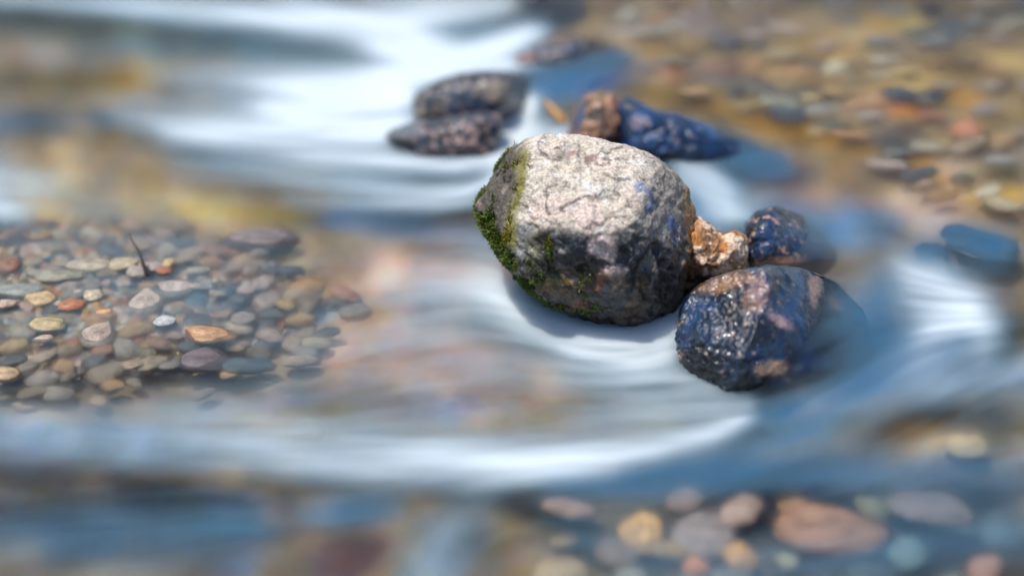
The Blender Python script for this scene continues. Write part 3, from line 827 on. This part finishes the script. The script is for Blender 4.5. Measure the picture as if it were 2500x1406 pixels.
rock('stone', [(1508, 290), (1512, 258), (1530, 244), (1556, 256), (1590, 272), (1650, 285), (1720, 310), (1790, 340), (1870, 368), (1920, 390), (1928, 415), (1880, 440), (1800, 448), (1720, 420), (1640, 405), (1570, 390), (1520, 370)],
     (1640, 340), (1560, 395), 0.05, 0.06, 'long glossy blue slab stone sloping down to the right behind the boulder', 'stone',
     wet_paint((14, 38, 72), (30, 72, 118), (170, 160, 160), .15, 110, 42, 1.0, ochre=[((30, 28, 24), 1540, 256, 34, 12, 20, .8), ((90, 78, 44), 1530, 262, 20, 12, 0, .5), ((190, 150, 130), 1560, 300, 30, 20, 0, .35)]),  # blue of the slab is its sky sheen painted in
     sink=(lambda u, v: sstep(1680, 1930, u), .009), sub=6, wz=.006, amp=(.003, .004, .0014), freq=(20, 60, 150), seed=43)

rock('stone', [(1008, 255), (1014, 232), (1050, 205), (1110, 182), (1170, 172), (1240, 176), (1300, 190), (1330, 225), (1290, 262), (1230, 285), (1150, 300), (1060, 305), (1015, 290)],
     (1150, 240), (1060, 303), 0.045, 0.05, 'long low dark stone with tan specks under white water, upper one of two at left', 'stone',
     wet_paint((16, 22, 32), (44, 54, 70), (170, 150, 130), .38, 120, 52, 1.0, ochre=[((40, 68, 112), 1140, 275, 90, 20, -5, .6), ((150, 132, 110), 1220, 220, 60, 36, 0, .6), ((52, 50, 36), 1120, 186, 90, 12, -10, .7)]),
     sink=(lambda u, v: sstep(1225, 1310, u), .004), sub=6, wz=.008, amp=(.003, .0011, .0007), freq=(26, 70, 170), seed=53)

rock('stone', [(936, 336), (960, 318), (1010, 300), (1080, 288), (1160, 278), (1220, 280), (1228, 310), (1212, 350), (1200, 395), (1140, 412), (1060, 405), (1010, 385), (1005, 355), (985, 345)],
     (1100, 340), (1100, 392), 0.04, 0.04, 'dark blue stone with pink specks under the long low stone, touching white foam', 'stone',
     wet_paint((14, 20, 32), (38, 54, 80), (196, 162, 148), .42, 140, 62, 1.0, ochre=[((96, 104, 104), 985, 320, 60, 20, -18, .8), ((66, 70, 66), 1110, 292, 110, 12, -6, .8)]),
     sub=6, wz=.0, amp=(.003, .0013, .0008), freq=(28, 70, 170), seed=63)

rock('stone', [(1304, 150), (1306, 122), (1322, 102), (1345, 94), (1390, 94), (1440, 98), (1500, 118), (1545, 145), (1520, 175), (1450, 185), (1380, 180), (1320, 172)],
     (1400, 140), (1330, 168), 0.035, 0.04, 'small rough dark blue stone at top centre with water sliding off it', 'stone',
     wet_paint((18, 24, 32), (50, 70, 98), (200, 164, 144), .36, 130, 72, .95, ochre=[((110, 84, 36), 1390, 97, 50, 8, 2, .8)]),
     sink=(lambda u, v: sstep(1390, 1460, u), .005), sub=6, wz=.016, amp=(.003, .003, .001), freq=(30, 70, 160), seed=73)

rock('stone', [(1258, 148), (1268, 134), (1290, 128), (1312, 134), (1320, 155), (1312, 175), (1280, 178), (1262, 166)],
     (1290, 152), (1285, 170), 0.02, 0.02, 'little pink stone at the left tip of the rough stone at top centre', 'stone',
     wet_paint((90, 66, 62), (176, 136, 128), (222, 190, 180), .4, 90, 82, .5), sub=5, wz=.014, amp=(.002, .0015, .0008), freq=(40, 80, 160), seed=83)

rock('stone', [(1060, 68), (1110, 60), (1180, 62), (1212, 74), (1200, 104), (1150, 130), (1105, 135), (1085, 110)],
     (1140, 92), (1120, 128), 0.03, 0.03, 'flat teal grey stone showing through white foam near the top edge', 'stone',
     wet_paint((84, 112, 122), (124, 156, 166), (206, 214, 206), .35, 60, 92, .7), sink=(lambda u, v: np.ones_like(u), .002), sub=5, wz=.009, amp=(.002, .0012, .0006), freq=(24, 60, 150), seed=93)

rock('stone', [(1205, 78), (1230, 50), (1262, 30), (1300, 10), (1350, -10), (1420, -10), (1440, 20), (1400, 46), (1330, 56), (1270, 66)],
     (1325, 26), (1270, 60), 0.03, 0.04, 'smooth dark ledge stone at the top edge above the rough stone', 'stone',
     wet_paint((52, 42, 34), (88, 84, 86), (150, 130, 116), .3, 60, 102, .9, ochre=[((120, 84, 50), 1260, 62, 60, 14, -24, .7)]), sink=(lambda u, v: sstep(1230, 1300, u), .003), sub=5, wz=.022, amp=(.002, .0012, .0006), freq=(24, 60, 150), seed=103)

rock('stone', [(1262, 4), (1266, -14), (1300, -26), (1340, -20), (1345, 0), (1310, 12), (1275, 12)],
     (1300, -6), (1290, 10), 0.02, 0.02, 'dark stone cut by the top edge of the picture', 'stone',
     wet_paint((20, 28, 44), (40, 56, 86), (150, 130, 120), .3, 80, 112, .9), sub=5, wz=.026, seed=113, amp=(.002, .0012, .0006))

rock('stone', [(2292, 572), (2305, 552), (2340, 546), (2390, 562), (2440, 574), (2485, 592), (2492, 620), (2450, 640), (2390, 636), (2330, 612)],
     (2390, 596), (2390, 636), 0.03, 0.03, 'smooth deep blue stone near the right edge, the upper of two', 'stone',
     wet_paint((14, 44, 70), (26, 66, 96), (50, 90, 116), .25, 40, 122, .95), sink=(lambda u, v: np.ones_like(u), .0015), sub=5, wz=.0245, amp=(.001, .0006, .0003), freq=(20, 50, 120), seed=123)
rock('stone', [(2232, 610), (2250, 592), (2290, 594), (2330, 625), (2350, 665), (2330, 690), (2280, 680), (2240, 650)],
     (2288, 640), (2290, 684), 0.03, 0.03, 'smooth navy stone near the right edge, below the deep blue one', 'stone',
     wet_paint((18, 40, 74), (32, 64, 104), (150, 120, 120), .15, 40, 132, .9, ochre=[((176, 140, 134), 2335, 640, 18, 34, -30, .6)]), sink=(lambda u, v: np.ones_like(u), .0015), sub=5, wz=.0245, amp=(.001, .0006, .0003), freq=(20, 50, 120), seed=133)

# ------------------------------------------------------------------ pebbles
def pebble_mesh(k, sub=3):
    V, Fc = ico(sub)
    rng = np.random.default_rng(100 + k)
    p = V.copy()
    for _ in range(5 + k % 4):                                   # knock facets off
        n = rng.normal(size=3); n /= np.linalg.norm(n)
        dd = rng.uniform(.62, .9)
        h = p @ n - dd
        p = p - n * (np.where(h > 0, h * .75, 0))[:, None]
    p = p * (1 + .09 * fbm(V * 1.3 + k, 2, k)[:, None])
    p = p / np.abs(p).max(axis=0)
    return new_mesh('pebble', p, Fc)
PM = [pebble_mesh(k) for k in range(14)]
for m_ in PM: m_.materials.append(M_PEB)

def pebble(u, v, w, h, color, top, label, cat='pebble', group=None, turn=0.0, name='pebble', mesh=None, th=None):
    """w, h: seen size in photo pixels; top: height of its top above the local water"""
    zl = float(level(u, v)[0])
    dpt = gdepth(u, v, zl)
    rx = w * .5 * dpt / F
    sv = .5
    rz = th if th else min(rx * .55, h * .5 * dpt / F * .75)
    ry = max(rx * .45, math.sqrt(max((h * .5 * dpt / F) ** 2 - (rz * .82) ** 2, (rx * .2) ** 2)) / sv)
    p = at(np.array(float(u)), np.array(float(v)), zl + top - rz * .6)
    o = bpy.data.objects.new(name, mesh or random.choice(PM))
    COL.objects.link(o)
    o.location = (p[0], p[1], zl + top - rz)
    o.scale = (rx, min(ry, rx * 1.7), rz)
    o.rotation_euler = (random.uniform(-.12, .12), random.uniform(-.12, .12), R(turn))
    c = lin(color); c = c * .78 + .22 * np.array([.30, .27, .235]) * (c.mean() / .3) ** .5
    o.color = (*np.clip(c, 0, .85), 1)
    tag(o, label, cat, group)
    return o

KEEP_UP = {0, 1, 2, 4, 5, 6, 7, 8, 9, 10, 11, 13, 19, 22}
KEY = [  # left bank, above or just at the water
    (95, 728, 84, 44, (232, 196, 128), .012, 'cream pebble with yellow tint beside the bright orange pebble on the left bank', 0),
    (172, 740, 70, 42, (206, 104, 44), .012, 'bright orange pebble on the left gravel bank', 0),
    (228, 718, 54, 36, (226, 210, 176), .012, 'small round cream pebble just right of the bright orange pebble', 0),
    (12, 738, 56, 30, (226, 190, 166), .010, 'pale peach pebble at the left picture edge beside the cream pebble', 0),
    (45, 705, 130, 46, (138, 158, 154), .008, 'flat blue grey stone at the left edge above the cream pebble', 0),
    (350, 735, 110, 90, (190, 182, 170), .012, 'large pale grey cobble in the middle of the gravel bank', 10),
    (430, 700, 110, 60, (178, 172, 172), .009, 'pale lavender cobble right of the large pale grey cobble', 0),
    (400, 780, 58, 30, (214, 226, 232), .012, 'small white pebble below the large pale grey cobble', 0),
    (512, 812, 136, 60, (216, 156, 94), .012, 'oblong tan orange stone at the right end of the gravel bank', 6),
    (115, 788, 96, 46, (212, 190, 126), .010, 'cream and mustard pebble below the bright orange pebble', 10),
    (245, 810, 100, 80, (196, 176, 158), .008, 'pale pink grey cobble between the mustard and tan orange stones', 0),
    (22, 645, 76, 54, (150, 88, 60), .016, 'red brown rounded stone at the left picture edge', 0),
    (130, 668, 150, 40, (140, 148, 130), .009, 'flat sage green stone left of the twig', 0),
    (215, 645, 120, 44, (190, 182, 158), .009, 'flat pale buff stone just left of the twig', 0),
    (300, 642, 76, 36, (204, 192, 150), .010, 'pale yellow pebble under the twig foot', 0),
    (335, 660, 60, 34, (180, 168, 160), .010, 'pale grey pebble at the twig foot', 20),
    (375, 648, 60, 30, (178, 162, 168), .008, 'lavender pebble right of the twig', 0),
    (412, 640, 34, 24, (226, 196, 128), .010, 'tiny yellow pebble right of the twig', 0),
    (400, 658, 40, 22, (186, 84, 50), .009, 'tiny brick red pebble right of the twig', 0),
    (640, 580, 200, 60, (112, 104, 116), .006, 'flat purple grey stone at the upper right of the gravel bank', 2),
    (692, 657, 110, 28, (64, 70, 84), .004, 'thin dark slate sliver right of the gravel bank', 4),
    (450, 592, 70, 22, (74, 88, 92), .006, 'small dark grey pebble above the gravel bank', 4),
    (505, 872, 140, 70, (84, 72, 90), .008, 'dark purple stone below the tan orange stone', -6),
    (600, 888, 140, 44, (56, 92, 112), .005, 'dark teal stone right of the dark purple stone', -12),  # shadow beside the purple stone, added as a teal solid
    (15, 908, 76, 44, (214, 172, 120), .008, 'peach pebble at the left edge low on the gravel bank', 0),
    (565, 705, 60, 50, (62, 78, 98), .005, 'dark blue pebble right of the pale lavender cobble', 40),
    (40, 590, 110, 36, (72, 88, 104), .006, 'dark slate stone at the left edge below the foam patch', -14),
    (330, 605, 90, 26, (200, 160, 96), .006, 'ochre pebble behind the twig', 0),
    (645, 690, 66, 46, (206, 184, 172), .006, 'pale pink pebble right of the dark blue pebble', 0),
    (650, 735, 80, 46, (196, 172, 156), .005, 'pink buff pebble below the pale pink pebble', 0),
    (480, 730, 60, 90, (70, 120, 152), .003, 'steel blue stone between the lavender cobble and dark blue pebble', 20),
    (250, 855, 60, 40, (196, 126, 92), .006, 'terracotta pebble low on the gravel bank', -10),
    # lower right, close to the camera
    (2030, 1292, 286, 136, (166, 128, 112), .010, 'big mottled pink brown cobble at the lower right', 18),
    (1572, 1288, 124, 96, (222, 184, 120), .010, 'cream yellow cobble at the bottom, left of the grey lavender cobble', 10),
    (1722, 1300, 180, 120, (160, 150, 160), .008, 'grey lavender cobble between the cream yellow and pink brown cobbles', 30),
    (1810, 1352, 90, 60, (216, 170, 96), .008, 'ochre cobble tucked under the grey lavender cobble', 0),
    (1812, 1240, 96, 84, (196, 164, 156), .006, 'pale pink cobble above the grey lavender cobble', 40),
    (1390, 1238, 150, 46, (170, 140, 134), .003, 'long dusty pink stone left of the cream yellow cobble', 26),
    (1700, 1378, 70, 44, (214, 140, 84), .008, 'orange pebble below the grey lavender cobble', 0),
    (1925, 1366, 64, 40, (170, 176, 160), .006, 'small pale green pebble below the pink brown cobble', 20),
    (2215, 1345, 92, 76, (112, 152, 172), .004, 'pale teal cobble right of the pink brown cobble', 20),
    (2362, 1082, 110, 74, (186, 172, 136), .004, 'tan cobble low at the right, under blue water', 24),
    (2270, 1235, 220, 90, (132, 122, 136), .003, 'mauve flat cobble upper right of the pink brown cobble', 6),
    (2410, 1385, 90, 80, (176, 136, 130), .004, 'dusty pink cobble in the bottom right corner', 40),
    (2440, 1290, 130, 100, (70, 98, 124), -.004, 'slate blue cobble at the right edge above the corner', 0),
    (2130, 1400, 130, 50, (60, 84, 106), .004, 'dark slate cobble on the bottom edge, right side', 0),
    # upper right, under the clear shallow water
    (2362, 315, 82, 66, (226, 142, 92), -.004, 'single peach orange pebble under water at the right', 30),
    (2195, 228, 96, 44, (62, 72, 84), -.004, 'dark slate pebble under water left of the peach pebble', 8),
    (1772, 105, 84, 50, (98, 100, 104), -.004, 'grey pebble under water near the top, right of centre', 0),
    (1908, 134, 110, 40, (194, 168, 108), -.004, 'pale yellow flat pebble under water near the top', 4),
    (2210, 176, 96, 36, (214, 178, 100), -.004, 'yellow pebble above the dark slate pebble', 6),
    (2270, 12, 90, 30, (44, 36, 34), .004, 'black brown pebble at the top right edge', 0),
    (2080, 330, 110, 34, (196, 138, 68), -.004, 'long amber pebble under water left of the peach pebble', 14),
    (1705, 225, 90, 34, (206, 158, 84), -.004, 'amber pebble under water above the blue slab stone', 4),
    (1980, 240, 60, 30, (208, 178, 106), -.004, 'small yellow pebble under water, centre right', 0),
]
for kk, (u, v, w_, h_, c, top, lab, t) in enumerate(KEY):
    if kk < 32: top = .0042 if kk in KEEP_UP else (top - .004 if top > .0075 else top - .009); c = [(q * .72 + m * .28) * .88 for q, m in zip(c, (150, 122, 92))]
    elif kk < 46: top = top - .013; c = [q * .8 + m * .2 for q, m in zip((c[0] * 1.02, c[1], c[2] * .92), (150, 122, 98))] if kk in (34, 36, 42) else [min(245, c[0] * 1.08), c[1], c[2] * .85]
    pebble(u, v, w_, h_, c, top, lab, 'cobble' if 'cobble' in lab else ('stone' if 'stone' in lab else 'pebble'), turn=-t, name='cobble' if 'cobble' in lab else ('stone' if ' stone' in lab else 'pebble'))

FAM = [('tan', (176, 152, 118)), ('grey', (150, 146, 138)), ('ochre', (190, 148, 84)), ('dark slate', (66, 76, 86)), ('pinkish', (196, 166, 150)), ('olive', (120, 114, 90)), ('rusty', (168, 108, 74)), ('cream', (206, 192, 166))]
SPOT = [(k[0], k[1], ' '.join(q for q in k[6].split(' ')), k[7]) for k in KEY]
REF = {0: 'cream and yellow pebble', 1: 'bright orange pebble', 2: 'small round cream pebble', 3: 'pale peach edge pebble', 4: 'flat blue grey edge stone', 5: 'large pale grey cobble', 6: 'pale lavender cobble',
       7: 'small white pebble', 8: 'oblong tan orange stone', 9: 'cream and mustard pebble', 10: 'pale pink grey cobble', 11: 'red brown edge stone', 12: 'flat sage green stone', 13: 'flat pale buff stone', 14: 'twig foot', 18: 'tiny brick red pebble',
       19: 'flat purple grey stone', 20: 'thin dark slate sliver', 21: 'small dark grey pebble', 22: 'dark purple stone', 23: 'teal shadow stone', 24: 'low peach edge pebble', 25: 'dark blue pebble', 26: 'dark slate edge stone', 27: 'ochre pebble behind the twig', 28: 'pale pink pebble',
       32: 'big pink brown cobble', 33: 'cream yellow cobble', 34: 'grey lavender cobble', 36: 'pale pink cobble', 40: 'pale teal cobble', 41: 'tan cobble', 42: 'mauve flat cobble', 43: 'dusty pink corner cobble',
       46: 'peach orange pebble', 47: 'dark slate pebble', 48: 'grey pebble near the top', 49: 'pale yellow flat pebble', 50: 'yellow pebble by the dark slate one', 51: 'black brown corner pebble', 52: 'long amber pebble', 53: 'amber pebble by the blue slab', 54: 'small yellow pebble'}
used = set()
def describe(u, v, w_, colour, place, tail):
    size = 'small' if w_ < place[0] else ('broad' if w_ > place[1] else 'middling')
    near = sorted(REF, key=lambda k: math.hypot(KEY[k][0] - u, (KEY[k][1] - v) * 2))
    for far in (False, True):
        for k in near[:6]:
            dx, dy = u - KEY[k][0], (v - KEY[k][1]) * 2
            if abs(dx) > 2.2 * abs(dy): d = 'right of' if dx > 0 else 'left of'
            elif abs(dy) > 2.2 * abs(dx): d = 'below' if dy > 0 else 'above'
            else: d = ('below' if dy > 0 else 'above') + (' and right of' if dx > 0 else ' and left of')
            lab = f"{size} {colour} pebble {'a little way ' if far else ''}{d} the {REF[k]}{tail}"
            if len(lab.split()) > 16: lab = lab.replace(tail, '') if tail else lab
            if len(lab.split()) > 16: continue
            if lab not in used:
                used.add(lab); return lab
    return f'{colour} pebble {place[2]}'

def scatter(n, region, sizes, tops, weights, where, group, minsep=.75, flat=(.34, .55), tail=''):
    placed = [(k[0], k[1], k[2] * .5, k[3] * .5) for k in KEY]
    made = 0; tries = 0
    while made < n and tries < n * 80:
        tries += 1
        u, v = region()
        w_ = random.uniform(*sizes) * (0.62 + .38 * (v + 100) / 900); h_ = w_ * random.uniform(*flat)
        if any(((u - a) / (ru + w_ * .5)) ** 2 + ((v - b) / (rv + h_ * .5)) ** 2 < minsep for (a, b, ru, rv) in placed): continue
        if float(sample(foam, np.array([float(u)]), np.array([float(v)]))[0]) > .5: continue
        placed.append((u, v, w_ * .5, h_ * .5))
        nm, c = random.choices(FAM, weights)[0]
        g_ = random.uniform(.82, 1.12); c = [min(250, max(12, q * g_ * random.uniform(.96, 1.04))) for q in c]
        if where.startswith('among'): c = [q * .7 + m * .3 for q, m in zip(c, (150, 112, 76))]
        mid = sizes[0] + (sizes[1] - sizes[0]) * .4; big = sizes[0] + (sizes[1] - sizes[0]) * .72
        lab = describe(u, v, w_, nm, (mid, big, where), tail)
        pebble(u, v, w_, h_, c, random.uniform(*tops) - (max(0, ((u - 160) / 560) ** 2 + ((v - 745) / 180) ** 2 - .6) * .012 if where.startswith('among') else 0), lab, 'pebble', group, turn=random.uniform(-40, 40))
        made += 1

def reg_left():
    while True:
        u, v = random.uniform(-60, 960), random.uniform(545, 1010)
        if ((u - 160) / 760) ** 2 + ((v - 750) / 240) ** 2 < random.uniform(.25, 1): return u, v
def reg_right():
    while True:
        u, v = random.uniform(1380, 2560), random.uniform(-40, 540)
        if v < 80 + (u - 1350) * .42 and not (u < 1560 and 80 < v): return u, v
def reg_bottom(): return random.uniform(1350, 2560), random.uniform(1215, 1430)

scatter(134, reg_left, (44, 110), (-.008, .0012), (6, 4, 3.5, 3, 3, 3, 2.2, 3), 'among the loose stones of the left gravel bank', 'pebbles of the left gravel bank', .36)
scatter(92, reg_right, (70, 170), (-.014, -.007), (5, 3, 6, 1.6, 2, 2, 1.4, 2.5), 'under the clear water at the upper right', 'pebbles under water at the upper right', .5, (.26, .42), ' under water')
scatter(14, reg_bottom, (60, 130), (-.020, -.010), (3, 4, 2, 6, 2, 2, 2, 1), 'in the blue shallows at the lower right', 'pebbles in the lower right shallows', .6)

# fine gravel between the bank pebbles: one uncountable mass
def gravel():
    V0, F0 = ico(1)
    rng = np.random.default_rng(9)
    V, Fc, Cc = [], [], []
    k = 0
    while k < 4200:
        u, v = rng.uniform(-250, 800), rng.uniform(540, 970)
        if ((u - 150) / 600) ** 2 + ((v - 740) / 200) ** 2 > rng.uniform(.5, 1): continue
        zl = float(level(u, v)[0]) - float(sample(DEP, np.array([u]), np.array([v]))[0])
        p = at(np.array(u), np.array(v), zl)
        s = rng.uniform(.003, .009) * np.array([1, .8, .6]) * rng.uniform(.7, 1.3, 3)
        a = rng.uniform(0, 6.28); ca, sa = math.cos(a), math.sin(a)
        q = V0 * (1 + .2 * rng.normal(size=(len(V0), 1)) * .5) * s
        q = np.stack([q[:, 0] * ca - q[:, 1] * sa, q[:, 0] * sa + q[:, 1] * ca, q[:, 2]], 1) + p + [0, 0, .001]
        Fc.append(F0 + len(V0) * k); V.append(q)
        c = lin(FAM[rng.integers(len(FAM))][1]) * rng.uniform(.8, 1.4)
        Cc.append(np.repeat(c[None], len(V0), 0)); k += 1
    me = new_mesh('gravel', np.concatenate(V), np.concatenate(Fc))
    attr_color(me, 'paint', np.concatenate(Cc)); attr_float(me, 'wet', np.full(len(me.vertices), .3))
    o = link('gravel', me, M_WET)
    tag(o, 'fine mixed gravel between the pebbles of the left bank', 'gravel', kind='stuff')
gravel()

# ------------------------------------------------------------------ twig and stick
def tube(name, pts, rad, mat, label, cat):
    pts = [np.array(p) for p in pts]
    V, Fc = [], []
    n = 8
    for i, p in enumerate(pts):
        t = pts[min(i + 1, len(pts) - 1)] - pts[max(i - 1, 0)]; t = t / np.linalg.norm(t)
        a = np.cross(t, [1, 0, .2]); a /= np.linalg.norm(a); b = np.cross(t, a)
        for k in range(n):
            an = 2 * math.pi * k / n
            V.append(p + (a * math.cos(an) + b * math.sin(an)) * rad[i])
    for i in range(len(pts) - 1):
        for k in range(n):
            Fc.append((i * n + k, i * n + (k + 1) % n, (i + 1) * n + (k + 1) % n, (i + 1) * n + k))
    V += [pts[0], pts[-1]]
    e = len(V)
    tri = [(e - 2, (k + 1) % n, k, k) for k in range(n)] + [(e - 1, (len(pts) - 1) * n + k, (len(pts) - 1) * n + (k + 1) % n, (len(pts) - 1) * n + (k + 1) % n) for k in range(n)]
    bm = bmesh.new()
    vs = [bm.verts.new(v) for v in np.array(V)]
    for f in Fc: bm.faces.new([vs[i] for i in f])
    for f in tri: bm.faces.new([vs[i] for i in f[:3]])
    for f in bm.faces: f.smooth = True
    bmesh.ops.recalc_face_normals(bm, faces=bm.faces)
    me = bpy.data.meshes.new(name); bm.to_mesh(me); bm.free()
    o = link(name, me, mat)
    tag(o, label, cat)
    return o

M_TWIG = mat_plain('twig_bark', (0.08, 0.055, 0.045), (0.15, 0.11, 0.09), 200)
M_STICK = mat_plain('stick_wood', (0.42, 0.20, 0.05), (0.55, 0.32, 0.12), 150)
foot = at(np.array(358.), np.array(672.), .004)
tw = [CAM + ray(u, v) * ((foot - CAM) @ FWD + e) for (u, v, e) in ((360, 674, 0), (348, 640, -.004), (338, 612, -.006), (326, 594, -.006), (318, 580, -.004), (316, 572, -.002))]
tube('twig', tw, [.0022, .0020, .0018, .0015, .0013, .0016], M_TWIG, 'thin dark twig standing up out of the left gravel bank', 'twig')
foot = at(np.array(1385.), np.array(308.), .006)
stk = [CAM + ray(u, v) * ((foot - CAM) @ FWD + e) for (u, v, e) in ((1390, 308, 0), (1366, 288, .004), (1346, 264, .012), (1330, 246, .02))]
tube('stick', stk, [.0055, .006, .0045, .002], M_STICK, 'short orange stick jammed between the ribbed stone and the white fall', 'stick')
